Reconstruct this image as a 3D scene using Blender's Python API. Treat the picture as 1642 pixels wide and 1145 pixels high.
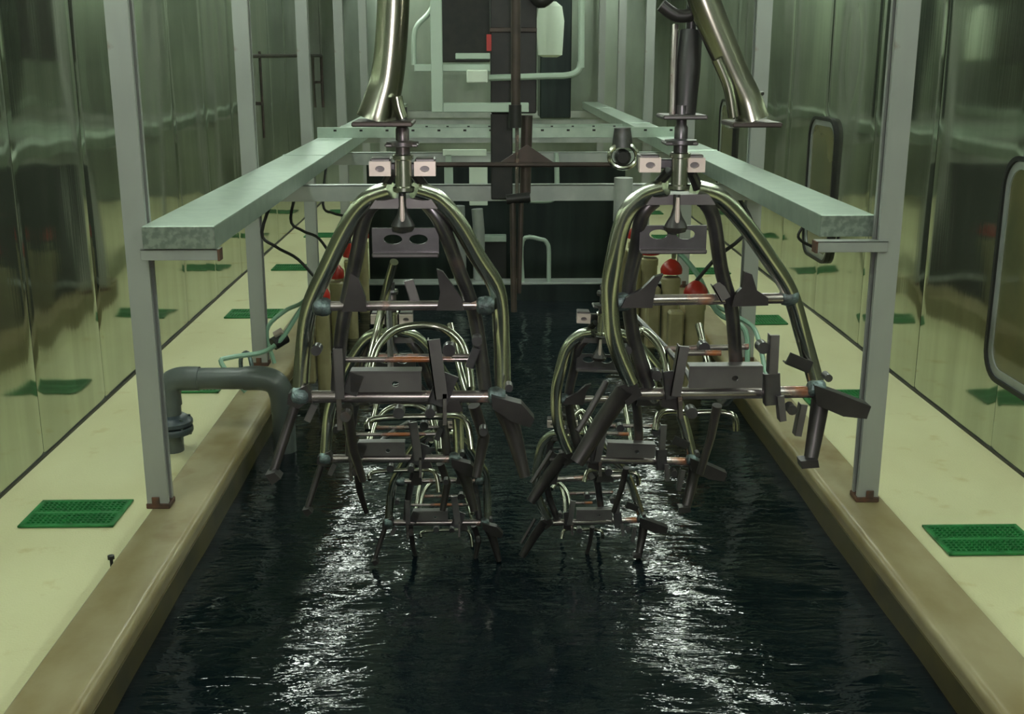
import bpy, math, random
from mathutils import Vector, Matrix
random.seed(7)
PI = math.pi
C = bpy.context.scene.collection
for o in list(bpy.data.objects): bpy.data.objects.remove(o)

# ------------------------------------------------------------------ camera
FPX = 1834.0
PITCH, YAW = math.radians(14.8), math.radians(-1.39)
CAMZ = 1.85
camd = bpy.data.cameras.new('camera'); cam = bpy.data.objects.new('camera', camd); C.objects.link(cam)
cam.location = (0, 0, CAMZ); cam.rotation_euler = (PI/2 - PITCH, 0, YAW)
camd.sensor_width = 36; camd.lens = 36*FPX/1642; camd.clip_start = 0.05; camd.clip_end = 100
camd.dof.use_dof = False
bpy.context.scene.camera = cam
# ------------------------------------------------------------------ world, exposure
w = bpy.data.worlds.new('world'); bpy.context.scene.world = w; w.use_nodes = True
w.node_tree.nodes['Background'].inputs[0].default_value = (0.5, 0.6, 0.5, 1)
w.node_tree.nodes['Background'].inputs[1].default_value = 0.03
vs = bpy.context.scene.view_settings
vs.view_transform = 'Standard'; vs.look = 'None'; vs.exposure = 1.85; vs.gamma = 1; vs.use_curve_mapping = False
TUBE_POWER = 10.0        # emission of the fluorescent diffusers
TUBE_COLOR = (0.90, 1.0, 0.90)

# the camera's own small flash, just above the lens
fd = bpy.data.lights.new('camera_flash','POINT'); fd.energy = 15; fd.color = (1.0,.90,.90); fd.shadow_soft_size = .025
fo = bpy.data.objects.new('camera_flash', fd); C.objects.link(fo); fo.location = (.05,-.02,CAMZ+.07)

# ------------------------------------------------------------------ geometry of the place
WATER = -0.01; CURB = 0.14; CEIL = 3.7
WL, WR = -2.10, 2.44                  # walls
CLO, CLI, CRI, CRO = -1.303, -1.096, 1.377, 1.58   # curb edges
Y0, YEND = -4.0, 15.5
TANK_END = 8.75
POSTS_L = [4.19 + 2.11*k for k in range(6)]
POSTS_R = [4.19 + 2.16*k for k in range(6)]

RM = cam.rotation_euler.to_matrix()
def U(px, py, Y):
    """world point seen at this place of the view, on the cross-section Y of the tunnel"""
    d = RM @ Vector(((px-821)/FPX, -(py-572.5)/FPX, -1))
    t = Y/d.y
    return Vector((d.x*t, Y, CAMZ + d.z*t))
def px2m(n, Y): return n*Y/FPX

# ------------------------------------------------------------------ materials
def mat(name, col, metal=0.0, rough=0.5, col2=None, nscale=8.0, stretch=(1,1,1), bump=0.0, bscale=60.0, bstretch=(1,1,1),
        rvar=0.0, emit=None, estr=0.0, spots=None, detail=5.0, contrast=(0.35,0.65), spec=0.5):
    m = bpy.data.materials.new(name); m.use_nodes = True
    nt = m.node_tree; N = nt.nodes; L = nt.links; b = N['Principled BSDF']
    b.inputs['Base Color'].default_value = (*col, 1); b.inputs['Metallic'].default_value = metal
    b.inputs['Roughness'].default_value = rough; b.inputs['Specular IOR Level'].default_value = spec
    tc = N.new('ShaderNodeTexCoord')
    def noise(scale, st, det):
        mp = N.new('ShaderNodeMapping'); mp.inputs['Scale'].default_value = st
        L.new(tc.outputs['Object'], mp.inputs['Vector'])
        n = N.new('ShaderNodeTexNoise'); n.inputs['Scale'].default_value = scale; n.inputs['Detail'].default_value = det
        L.new(mp.outputs['Vector'], n.inputs['Vector']); return n
    cur = None
    if col2:
        n = noise(nscale, stretch, detail)
        r = N.new('ShaderNodeMapRange'); r.inputs[1].default_value, r.inputs[2].default_value = contrast
        L.new(n.outputs['Fac'], r.inputs[0])
        mx = N.new('ShaderNodeMix'); mx.data_type = 'RGBA'
        mx.inputs[6].default_value = (*col, 1); mx.inputs[7].default_value = (*col2, 1)
        L.new(r.outputs[0], mx.inputs[0]); cur = mx.outputs[2]
        if rvar:
            rr = N.new('ShaderNodeMapRange'); rr.inputs[3].default_value = rough-rvar; rr.inputs[4].default_value = rough+rvar
            L.new(n.outputs['Fac'], rr.inputs[0]); L.new(rr.outputs[0], b.inputs['Roughness'])
    if spots:
        scol, sscale, lo, hi = spots
        n = noise(sscale, (1,1,1), 6)
        r = N.new('ShaderNodeMapRange'); r.inputs[1].default_value, r.inputs[2].default_value = lo, hi
        L.new(n.outputs['Fac'], r.inputs[0])
        mx = N.new('ShaderNodeMix'); mx.data_type = 'RGBA'
        if cur: L.new(cur, mx.inputs[6])
        else: mx.inputs[6].default_value = (*col, 1)
        mx.inputs[7].default_value = (*scol, 1); L.new(r.outputs[0], mx.inputs[0]); cur = mx.outputs[2]
        if metal > 0.3:
            im = N.new('ShaderNodeMath'); im.operation = 'MULTIPLY_ADD'
            im.inputs[1].default_value = -metal*0.8; im.inputs[2].default_value = metal
            L.new(r.outputs[0], im.inputs[0]); L.new(im.outputs[0], b.inputs['Metallic'])
    if cur: L.new(cur, b.inputs['Base Color'])
    if bump:
        n = noise(bscale, bstretch, 4)
        bp = N.new('ShaderNodeBump'); bp.inputs['Strength'].default_value = bump; bp.inputs['Distance'].default_value = 0.01
        L.new(n.outputs['Fac'], bp.inputs['Height']); L.new(bp.outputs['Normal'], b.inputs['Normal'])
    if emit:
        b.inputs['Emission Color'].default_value = (*emit, 1); b.inputs['Emission Strength'].default_value = estr
    return m

M = {}
M['wall'] = mat('brushed_stainless_sheet', (.50,.535,.43), .90, .075, col2=(.40,.435,.345), nscale=2.2, stretch=(1,3.5,.35), rvar=.03, bump=.014, bscale=26, bstretch=(1,2.2,.07))
M['ceiling'] = mat('ceiling_sheet', (.66,.70,.60), .2, .5)
M['endwall'] = mat('end_wall_sheet', (.40,.46,.38), .7, .3, col2=(.18,.21,.18), nscale=1.2, stretch=(1,1,.4))
M['floor'] = mat('cream_fibreglass_floor', (.62,.61,.37), 0, .45, col2=(.57,.55,.32), nscale=2.2, stretch=(1,.5,1), spots=((.45,.36,.13), 5.5, .62, .80), bump=.25, bscale=120)
M['curb'] = mat('tan_resin_curb', (.31,.27,.155), 0, .32, col2=(.21,.165,.075), nscale=3.2, stretch=(1.6,.8,1), spots=((.16,.10,.03), 4.0, .60, .80), bump=.12, bscale=14)
M['curb_in'] = mat('tank_lining', (.09,.075,.025), 0, .4, col2=(.05,.045,.02), nscale=5)
M['dark'] = mat('dark_rubber_and_pit_shade', (.012,.013,.012), 0, .5)  # also serves as painted shade below the floor grates
M['black'] = mat('black_painted_steel', (.011,.013,.013), .1, .42, col2=(.022,.020,.019), nscale=12)
M['post'] = mat('grey_painted_steel', (.36,.38,.36), .25, .42, col2=(.31,.325,.31), nscale=5, stretch=(1,1,.3), spots=((.22,.17,.12), 9, .68, .8))
M['rust'] = mat('rusty_steel', (.16,.075,.045), .3, .65, col2=(.07,.05,.04), nscale=25)
M['tray'] = mat('galvanised_sheet', (.52,.62,.54), .6, .33, col2=(.45,.55,.48), nscale=14)
M['spangle'] = mat('spangled_zinc', (.30,.35,.31), .7, .45, col2=(.20,.24,.215), nscale=45, contrast=(.42,.58))
M['beam'] = mat('zinc_grey_steel', (.47,.50,.48), .45, .35, col2=(.36,.39,.38), nscale=7)
M['green'] = mat('green_plastic', (.016,.20,.045), 0, .4, col2=(.012,.15,.035), nscale=14)
M['pvc'] = mat('grey_pvc', (.105,.125,.115), 0, .32, col2=(.08,.095,.09), nscale=6)
M['pvc_dark'] = mat('dark_grey_pvc', (.045,.06,.07), 0, .35)
M['steel'] = mat('bare_bright_steel', (.60,.62,.53), 1, .22, col2=(.46,.48,.43), nscale=10, stretch=(1,1,1), rvar=.05, spots=((.16,.10,.07), 6, .70, .85))
M['darksteel'] = mat('blue_grey_raw_steel', (.14,.135,.145), .85, .34, col2=(.075,.072,.075), nscale=14, rvar=.1, spots=((.075,.045,.03), 11, .60, .75))
M['rusttube'] = mat('welded_tube_with_rust', (.42,.385,.38), .9, .26, col2=(.22,.19,.185), nscale=10, spots=((.26,.09,.03), 13, .52, .66))
M['legsteel'] = mat('dark_oxidised_steel', (.055,.05,.05), .6, .40, col2=(.03,.028,.028), nscale=12)
M['weld'] = mat('weld_scale', (.15,.21,.21), .6, .42, col2=(.05,.06,.06), nscale=40, bump=.3, bscale=160)
M['plate'] = mat('bare_flat_steel', (.19,.18,.18), .75, .36, col2=(.13,.122,.125), nscale=9)
M['pinkmetal'] = mat('machined_bracket_steel', (.60,.51,.47), .35, .35)
M['brown'] = mat('brown_oxidised_steel', (.085,.064,.056), .5, .42, col2=(.05,.042,.038), nscale=10)
M['chrome'] = mat('polished_steel_tube', (.36,.37,.31), 1, .22, col2=(.29,.29,.24), nscale=5)
M['cream'] = mat('cream_plastic', (.38,.34,.19), 0, .4, col2=(.28,.25,.13), nscale=8)
M['red'] = mat('red_plastic', (.42,.018,.010), 0, .35)
M['hose'] = mat('pale_green_hose', (.22,.38,.28), 0, .35)
M['whitebox'] = mat('off_white_enamel', (.62,.70,.60), 0, .4)
M['lightgreen'] = mat('pale_painted_frame', (.42,.52,.44), .2, .4)
M['teal'] = mat('dark_teal_sheet', (.035,.05,.046), .6, .3, col2=(.02,.028,.028), nscale=3, stretch=(3,1,.3))
M['glass'] = mat('dark_window_glass', (.10,.11,.06), 0, .05, col2=(.16,.15,.07), nscale=2, spec=.9)
M['tube'] = mat('fluorescent_diffuser', (.8,.8,.8), 0, .5, emit=TUBE_COLOR, estr=TUBE_POWER)

# liquid: opaque, near black, rippled
def liquid_mat():
    m = bpy.data.materials.new('dark_coating_liquid'); m.use_nodes = True
    nt = m.node_tree; N = nt.nodes; L = nt.links; b = N['Principled BSDF']
    b.inputs['Base Color'].default_value = (.0028,.0068,.0088,1); b.inputs['Roughness'].default_value = .05
    b.inputs['IOR'].default_value = 1.36
    tc = N.new('ShaderNodeTexCoord'); prev = None
    for sc, st, dist, det, strength in ((1.5,(1,1.2,1),.060,2,.6), (6.5,(1.15,3.6,1),.0085,3,.65), (26,(1.0,3.0,1),.0011,2,.55)):
        mp = N.new('ShaderNodeMapping'); mp.inputs['Scale'].default_value = st; L.new(tc.outputs['Object'], mp.inputs['Vector'])
        n = N.new('ShaderNodeTexNoise'); n.inputs['Scale'].default_value = sc; n.inputs['Detail'].default_value = det
        n.inputs['Distortion'].default_value = .6
        L.new(mp.outputs['Vector'], n.inputs['Vector'])
        bp = N.new('ShaderNodeBump'); bp.inputs['Distance'].default_value = dist; bp.inputs['Strength'].default_value = strength
        L.new(n.outputs['Fac'], bp.inputs['Height'])
        if prev: L.new(prev, bp.inputs['Normal'])
        prev = bp.outputs['Normal']
    L.new(prev, b.inputs['Normal']); return m
M['liquid'] = liquid_mat()

# ------------------------------------------------------------------ mesh helpers
class MB:
    def __init__(s): s.v = []; s.f = []
    def add(s, vs, fs):
        n = len(s.v); s.v += [tuple(v) for v in vs]; s.f += [tuple(i+n for i in f) for f in fs]; return s
    def box(s, a, b, bev=0.0, rot=None, piv=None):
        x0,y0,z0 = [min(a[i],b[i]) for i in range(3)]; x1,y1,z1 = [max(a[i],b[i]) for i in range(3)]
        e = min(bev, (x1-x0)*.45, (y1-y0)*.45, (z1-z0)*.45)
        if e <= 0:
            vs = [(x,y,z) for x in (x0,x1) for y in (y0,y1) for z in (z0,z1)]
            fs = [(0,1,3,2),(4,6,7,5),(0,4,5,1),(2,3,7,6),(0,2,6,4),(1,5,7,3)]
        else:
            vs = []; idx = {}
            for ix in (0,1):
                for iy in (0,1):
                    for iz in (0,1):
                        X = (x0,x1)[ix]; Y = (y0,y1)[iy]; Z = (z0,z1)[iz]
                        sx, sy, sz = (1-2*ix)*e, (1-2*iy)*e, (1-2*iz)*e
                        idx[ix,iy,iz] = (len(vs), len(vs)+1, len(vs)+2)
                        vs += [(X,Y+sy,Z+sz),(X+sx,Y,Z+sz),(X+sx,Y+sy,Z)]
            fs = []
            for ax in range(3):
                o1, o2 = [k for k in range(3) if k != ax]
                for s_ in (0,1):
                    q = []
                    for (p, r) in ((0,0),(1,0),(1,1),(0,1)):
                        t = [0,0,0]; t[ax]=s_; t[o1]=p; t[o2]=r; q.append(idx[tuple(t)][ax])
                    fs.append(tuple(q))
            for ax in range(3):
                o1, o2 = [k for k in range(3) if k != ax]
                for p in (0,1):
                    for r in (0,1):
                        t0=[0,0,0]; t0[ax]=0; t0[o1]=p; t0[o2]=r; t1=list(t0); t1[ax]=1
                        A=idx[tuple(t0)]; B=idx[tuple(t1)]
                        fs.append((A[o1],A[o2],B[o2],B[o1]))
            for k in idx: fs.append(idx[k])
        if rot is not None:
            P = Vector(piv if piv else ((x0+x1)/2,(y0+y1)/2,(z0+z1)/2))
            vs = [tuple(P + rot @ (Vector(v)-P)) for v in vs]
        return s.add(vs, fs)
    def tube(s, pts, r, seg=12, smooth=True, caps=True, sub=5):
        P = [Vector(p) for p in pts]
        R = list(r) if isinstance(r, (list,tuple)) else [r]*len(P)
        if smooth and len(P) > 2:
            Q=[]; RR=[]
            for i in range(len(P)-1):
                p0 = P[max(i-1,0)]; p1=P[i]; p2=P[i+1]; p3=P[min(i+2,len(P)-1)]
                for k in range(sub):
                    t=k/sub; t2=t*t; t3=t2*t
                    Q.append(.5*((2*p1)+(-p0+p2)*t+(2*p0-5*p1+4*p2-p3)*t2+(-p0+3*p1-3*p2+p3)*t3)); RR.append(R[i]*(1-t)+R[i+1]*t)
            Q.append(P[-1]); RR.append(R[-1]); P, R = Q, RR
        vs=[]; fs=[]; up=None
        for i,p in enumerate(P):
            t = (P[min(i+1,len(P)-1)]-P[max(i-1,0)])
            if t.length < 1e-9: t = Vector((0,0,1))
            t.normalize()
            if up is None:
                up = Vector((0,0,1)) if abs(t.z)<.9 else Vector((1,0,0))
            n = (up - t*up.dot(t)); 
            if n.length < 1e-6: n = t.orthogonal()
            n.normalize(); up = n; b = t.cross(n)
            for k in range(seg):
                a = 2*PI*k/seg; vs.append(p + (n*math.cos(a)+b*math.sin(a))*R[i])
        for i in range(len(P)-1):
            for k in range(seg):
                k2=(k+1)%seg; fs.append((i*seg+k, i*seg+k2, (i+1)*seg+k2, (i+1)*seg+k))
        if caps:
            fs.append(tuple(range(seg))[::-1]); fs.append(tuple(range((len(P)-1)*seg, len(P)*seg)))
        return s.add(vs, fs)
    def lathe(s, c, prof, seg=20, axis='z'):
        """prof: (radius, along) pairs round the axis through c"""
        c = Vector(c); vs=[]; fs=[]
        for (r,h) in prof:
            for k in range(seg):
                a = 2*PI*k/seg; u, v_ = r*math.cos(a), r*math.sin(a)
                vs.append(c + (Vector((u,v_,h)) if axis=='z' else Vector((u,h,v_)) if axis=='y' else Vector((h,u,v_))))
        for i in range(len(prof)-1):
            for k in range(seg):
                k2=(k+1)%seg; fs.append((i*seg+k, i*seg+k2, (i+1)*seg+k2, (i+1)*seg+k))
        fs.append(tuple(range(seg))[::-1]); fs.append(tuple(range((len(prof)-1)*seg, len(prof)*seg)))
        return s.add(vs, fs)
    def prism(s, poly, d, holes=()):
        """flat plate: outline poly (world points, coplanar), thickness vector d; outline only"""
        n=len(poly); P=[Vector(p) for p in poly]; d=Vector(d)
        vs = P+[p+d for p in P]
        fs = [tuple(range(n))[::-1], tuple(range(n,2*n))]+[(i,(i+1)%n,(i+1)%n+n,i+n) for i in range(n)]
        return s.add(vs, fs)
    def holed(s, cx, cz, y, w, h, t, holes):
        """upright plate facing -Y, w x h, thickness t, with elliptical holes [(x,z,rx,rz)] side by side"""
        holes = sorted(holes); edges=[cx-w/2]
        for i in range(len(holes)-1): edges.append((holes[i][0]+holes[i+1][0])/2)
        edges.append(cx+w/2)
        for i,(hx,hz,rx,rz) in enumerate(holes):
            x0,x1 = edges[i],edges[i+1]; z0,z1 = cz-h/2, cz+h/2; K=24
            outer=[]; inner=[]
            for k in range(K):
                a = 2*PI*(k+.5)/K; ca, sa = math.cos(a), math.sin(a)
                tx = ((x1-hx)/ca if ca>0 else (x0-hx)/ca) if abs(ca)>1e-6 else 1e9
                tz = ((z1-hz)/sa if sa>0 else (z0-hz)/sa) if abs(sa)>1e-6 else 1e9
                q = min(tx,tz); outer.append((hx+ca*q, hz+sa*q)); inner.append((hx+rx*ca, hz+rz*sa))
            for cxr, czr in ((x0,z0),(x0,z1),(x1,z0),(x1,z1)):
                j = min(range(K), key=lambda k:(outer[k][0]-cxr)**2+(outer[k][1]-czr)**2); outer[j]=(cxr,czr)
            vs=[]
            for yy in (y,y+t):
                vs += [(p[0],yy,p[1]) for p in outer]+[(p[0],yy,p[1]) for p in inner]
            fs=[]
            for k in range(K):
                k2=(k+1)%K
                fs += [(k,k2,K+k2,K+k),(2*K+k,3*K+k,3*K+k2,2*K+k2),(K+k,K+k2,3*K+k2,3*K+k),(k,2*K+k,2*K+k2,k2)]
            s.add(vs, fs)
        return s
    def build(s, name, m, parent=None, smooth=True, origin=None, angle=35):
        me = bpy.data.meshes.new(name)
        off = Vector(origin) if origin is not None else Vector((0,0,0))
        me.from_pydata([tuple(Vector(v)-off) for v in s.v], [], s.f); me.update()
        import bmesh
        bm = bmesh.new(); bm.from_mesh(me); bmesh.ops.recalc_face_normals(bm, faces=bm.faces)
        if smooth:
            lim = math.radians(angle)
            for f in bm.faces: f.smooth = True
            for e in bm.edges:
                if len(e.link_faces) == 2 and e.calc_face_angle(0) > lim: e.smooth = False
        bm.to_mesh(me); bm.free()
        me.materials.append(m if not isinstance(m, str) else M[m])
        o = bpy.data.objects.new(name, me); C.objects.link(o)
        if parent is not None: o.parent = parent
        elif origin is not None: o.location = off
        return o
def base_of(mb):
    xs=[v[0] for v in mb.v]; ys=[v[1] for v in mb.v]; zs=[v[2] for v in mb.v]
    return ((min(xs)+max(xs))/2,(min(ys)+max(ys))/2,min(zs))
def tag(o, label, cat, group=None, kind=None):
    o['label']=label; o['category']=cat
    if group: o['group']=group
    if kind: o['kind']=kind
    return o
def struct(name, mb, m, parent=None, smooth=True):
    o = mb.build(name, m, parent, smooth)
    if parent is None: o['kind']='structure'
    return o
class Thing:
    """an Empty at loc; parts are given in world coordinates and stored relative to it"""
    def __init__(s, name, loc, label, cat, group=None):
        s.e = bpy.data.objects.new(name, None); C.objects.link(s.e); s.e.location = loc; s.loc = Vector(loc)
        s.e.empty_display_size = .05
        tag(s.e, label, cat, group)
    def part(s, name, mb, m, parent=None, label=None, smooth=True):
        o = mb.build(name, m, parent or s.e, smooth, origin=s.loc)
        if label: o['label']=label
        return o
def copy_tree(o, parent=None):
    c = o.copy(); C.objects.link(c)
    if parent: c.parent = parent
    for ch in [x for x in bpy.data.objects if x.parent == o]: copy_tree(ch, c)
    return c
def single(name, mb, m, label, cat, group=None, smooth=True, kind=None):
    o = mb.build(name, m, None, smooth, origin=base_of(mb)); return tag(o, label, cat, group, kind)

# ================================================================== room shell
struct('floor', MB().box((WL-.1,Y0,-.25),(CLO,YEND,0)), 'floor', smooth=False)
struct('floor', MB().box((CRO,Y0,-.25),(WR+.1,YEND,0)), 'floor', smooth=False)
struct('floor', MB().box((CLO,TANK_END+.18,-.25),(CRO,YEND,0)), 'floor', smooth=False)
struct('ceiling', MB().box((WL-.1,Y0,CEIL),(WR+.1,YEND,CEIL+.1)), 'ceiling', smooth=False)
def wavy_wall(name, X, sgn, pw, ph, wins):
    ny = 26; nz = 46; mb = MB(); npan = int(math.ceil((YEND-Y0)/pw))
    for p in range(npan):
        rnd = random.Random(p*13+ph)
        comps = [(rnd.uniform(.0006,.0014), rnd.choice((1,1,2)), rnd.uniform(.25,.9), rnd.uniform(0,6.28), rnd.uniform(0,6.28)) for _ in range(3)]
        tilt = rnd.uniform(-.003,.003); bow = rnd.choice((-1,1))*rnd.uniform(.002,.0048)
        y0 = Y0 + p*pw; vs=[]; fs=[]
        for i in range(ny+1):
            u = i/ny; y = y0 + u*(pw-.003); env = math.sin(PI*u)
            for j in range(nz+1):
                z = CEIL*j/nz
                d = sum(a*math.sin(kx*PI*u*2+p1)*math.sin(2*PI*z*kz+p2) for a,kx,kz,p1,p2 in comps)*env
                d += bow*env*math.sin(2*PI*z/1.9+comps[0][3]*.4) + tilt*(u-.5)*.6
                if u > .985 or u < .015: d -= .0025
                vs.append((X - sgn*d, y, z))
        for i in range(ny):
            for j in range(nz):
                a=i*(nz+1)+j; fs.append((a,a+1,a+nz+2,a+nz+1))
        mb.add(vs, fs)
        # seam return edge
    mb.box((X+sgn*.004,Y0,0),(X+sgn*.09,YEND,CEIL))
    return struct(name, mb, 'wall')
wavy_wall('wall_left', WL, -1, .92, 3, [])
wavy_wall('wall_right', WR, 1, 1.02, 71, [])
struct('wall_front', MB().box((WL-.1,Y0-.1,-.2),(WR+.1,Y0,CEIL)), 'endwall', smooth=False)
struct('wall_back', MB().box((WL-.1,YEND,-.2),(WR+.1,YEND+.1,CEIL)), 'endwall', smooth=False)

# windows on the right wall: rounded black gasket, steel edge and dark pane
def rrect(y0,y1,z0,z1,r,n=7):
    pts=[]
    for cy,cz,a0 in ((y1-r,z1-r,0),(y0+r,z1-r,90),(y0+r,z0+r,180),(y1-r,z0+r,270)):
        for k in range(n+1):
            a=math.radians(a0+90*k/n); pts.append((cy+r*math.cos(a),cz+r*math.sin(a)))
    return pts
def ring(x, outer, inner, t):
    mb=MB(); n=len(outer); vs=[]
    for xx in (x, x-t):
        vs += [(xx,p[0],p[1]) for p in outer]+[(xx,p[0],p[1]) for p in inner]
    fs=[]
    for k in range(n):
        k2=(k+1)%n
        fs += [(k,k2,n+k2,n+k),(2*n+k,3*n+k,3*n+k2,2*n+k2),(k,2*n+k,2*n+k2,k2),(n+k,n+k2,3*n+k2,3*n+k)]
    return mb.add(vs,fs)
for i,(a,b_,z0,z1) in enumerate(((4.55,5.30,.35,1.41),(7.92,8.58,.40,1.42),(11.2,11.9,.40,1.42))):
    pane = MB().prism([(WR-.006,p[0],p[1]) for p in rrect(a+.05,b_-.05,z0+.05,z1-.05,.10)], (-.006,0,0))
    wo = struct('window_%d'%(i+1), pane, 'glass')
    ring(WR-.001, rrect(a,b_,z0,z1,.15), rrect(a+.022,b_-.022,z0+.022,z1-.022,.13), .03).build('gasket', M['dark'], wo)
    ring(WR-.001, rrect(a+.022,b_-.022,z0+.022,z1-.022,.13), rrect(a+.06,b_-.06,z0+.06,z1-.06,.10), .018).build('window_frame', M['beam'], wo)

# ================================================================== tank
tk = Thing('dip_tank', (.14,3,0), 'long rectangular dip tank with tan resin rim, full of dark liquid', 'tank')
def curb_bar(x0,x1,inner_right):
    # cross-section with a rounded inner edge, swept along Y with slight unevenness
    r=.03; n=6; prof=[]
    if inner_right:
        prof=[(x0,-.2),(x0,CURB-.006),(x0+.006,CURB)]+[(x1-r+r*math.sin(a),CURB-r+r*math.cos(a)) for a in [PI/2*k/n for k in range(n+1)]]+[(x1,-.2)]
    else:
        prof=[(x1,-.2),(x1,CURB-.006),(x1-.006,CURB)]+[(x0+r-r*math.sin(a),CURB-r+r*math.cos(a)) for a in [PI/2*k/n for k in range(n+1)]]+[(x0,-.2)]
    mb=MB(); vs=[]; fs=[]; ys=[Y0+.02+ (TANK_END+.16-Y0)*k/40 for k in range(41)]; m=len(prof)
    for k,y in enumerate(ys):
        for (x,z) in prof: vs.append((x,y,z))
    for k in range(40):
        for q in range(m): q2=(q+1)%m; fs.append((k*m+q,k*m+q2,(k+1)*m+q2,(k+1)*m+q))
    fs.append(tuple(range(m))); fs.append(tuple(range(40*m,41*m)))
    return mb.add(vs,fs)
tk.part('rim', curb_bar(CLO,CLI,True), 'curb'); tk.part('rim', curb_bar(CRI,CRO,False), 'curb')
tk.part('rim', MB().box((CLI,TANK_END,-.2),(CRI,TANK_END+.18,CURB-.02)), 'teal', smooth=False, label='dark far end rim')
tk.part('rim_cap', MB().box((CLI,TANK_END-.01,CURB-.02),(CRI,TANK_END+.18,CURB-.005),.003), 'beam', smooth=False)
tk.part('lining', MB().box((CLI-.0,Y0+.02,-.5),(CLI+.006,TANK_END,CURB-.055)), 'curb_in', smooth=False)
tk.part('lining', MB().box((CRI-.006,Y0+.02,-.5),(CRI,TANK_END,CURB-.055)), 'curb_in', smooth=False)
lq = MB(); NX, NY = 60, 260; vs=[]; fs=[]
def wv(x,y):
    return (.0035*math.sin(3.1*x+1.7*y+.8*math.sin(1.3*y)) + .0025*math.sin(-5.2*x+4.4*y+1.2*math.sin(2*x)) + .0018*math.sin(9.3*y+3*x+1.5*math.sin(3.3*x)))
for j in range(NY+1):
    y = Y0+(TANK_END-Y0)*j/NY
    for i in range(NX+1):
        x = CLI+.006+(CRI-CLI-.012)*i/NX; vs.append((x,y,WATER+wv(x,y)))
for j in range(NY):
    for i in range(NX):
        a=j*(NX+1)+i; fs.append((a,a+1,a+NX+2,a+NX+1))
lq.add(vs,fs)
lo = lq.build('coating_liquid', M['liquid'], None, True)
tag(lo, 'dark rippling paint liquid filling the dip tank', 'liquid', kind='stuff')

# ================================================================== posts, trays, beams
def c_post(x0, side, y, z1, label):
    """lipped channel 70 mm wide, open towards the tank; x0 = outer edge, side=+1 when the tank is to its right"""
    wdt, dep, t = .082, .075, .008
    def X(a): return x0+side*a
    t_ = Thing('steel_post', (X(wdt/2), y+dep/2, CURB), label, 'post', 'steel posts on the rim of the tank')
    mb = MB()
    prof = [(0,0),(wdt,0),(wdt,dep*.28),(wdt-t,dep*.28),(wdt-t,t),(t,t),(t,dep-t),(wdt-t,dep-t),(wdt-t,dep*.72),(wdt,dep*.72),(wdt,dep),(0,dep)]
    P=[(X(a),y+b) for a,b in prof]; n=len(P)
    mb.add([(p[0],p[1],CURB) for p in P]+[(p[0],p[1],z1) for p in P], [(i,(i+1)%n,(i+1)%n+n,i+n) for i in range(n)])
    mb.box((X(.004),y+dep*.5,CURB),(X(wdt-.014),y+dep-.01,z1))
    t_.part('channel', mb, 'post', smooth=False)
    t_.part('foot', MB().box((X(-.004),y-.004,CURB),(X(wdt+.006),y+dep+.004,CURB+.022),.003).box((X(.02),y-.008,CURB+.02),(X(.05),y-.002,CURB+.05),.002), 'rust', label='rusty post foot')
    return t_
ordn = ['nearest','second','third','fourth','fifth','sixth']
for k,y in enumerate(POSTS_L):
    c_post(-1.318, 1, y, CEIL, 'tall grey steel channel post on the left tank rim, %s from the camera' % ordn[k])
for k,y in enumerate(POSTS_R):
    c_post(1.548, -1, y, CEIL, 'tall grey steel channel post on the right tank rim, %s from the camera' % ordn[k])

def tray(xa, xb, y0, y1, ztop, label):
    h=.082; t=Thing('cable_tray', ((xa+xb)/2,y0,ztop-h), label, 'cable tray', 'galvanised trays along the tank')
    mb=MB().box((xa,y0,ztop-.004),(xb,y1,ztop),.0015).box((xa,y0,ztop-h),(xa+.003,y1,ztop-.004)).box((xb-.003,y0,ztop-h),(xb,y1,ztop-.004)).box((xa+.003,y0+.005,ztop-h),(xb-.003,y1,ztop-h+.003))
    t.part('cover', mb, 'tray', smooth=False)
    t.part('end_plate', MB().box((xa,y0-.004,ztop-h),(xb,y0,ztop-.002),.001), 'spangle', smooth=False, label='dull spangled zinc end plate')
    for yy in (y0+3.0, y0+6.0, y0+9.0):
        if yy<y1: t.part('joint_strip', MB().box((xa-.002,yy,ztop),(xb+.002,yy+.05,ztop+.003),.001), 'tray', smooth=False)
    return t
TL=(-1.236,-.975); TRR=(1.262,1.515)
tray(TL[0],TL[1],4.14,15.0,CAMZ-.598,'galvanised cable tray with flat cover running along the left posts')
tray(TRR[0]+.005,TRR[1]-.045,4.27,15.0,CAMZ-.583,'galvanised cable tray with flat cover running along the right posts')
def bracket(xa,xb,y,z,label,side):
    mb=MB().box((xa,y-.02,z-.042),(xb,y-.016,z),.001).box((xa,y-.02,z-.006),(xb,y+.035,z-.001),.001)
    o=single('tray_bracket', mb, 'post', label, 'bracket', 'short angle brackets under the tray ends', smooth=False)
    xe = xb if side>0 else xa
    MB().box((xe-.006,y-.022,z-.045),(xe+.002,y+.03,z-.002)).build('cut_end', M['rust'], o, False, origin=o.location)
bracket(-1.25,-.966,4.165,CAMZ-.682,'short grey angle bracket under the near end of the left tray',1)
bracket(1.235,1.50,4.20,CAMZ-.668,'short grey angle bracket under the near end of the right tray',-1)

for k in range(1,6):
    y=(POSTS_L[k]+POSTS_R[k])/2-.07; z=CAMZ-.684
    mb=MB().box((-1.30,y,z-.088),(1.55,y+.006,z),.001).box((-1.30,y,z-.006),(1.55,y+.07,z),.001)
    for q in range(9):
        pass
    o=single('cross_beam', mb, 'beam', 'grey angle beam spanning the tank between the %s pair of posts'%ordn[k], 'beam', 'beams across the tank under the trays', smooth=False)
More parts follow.
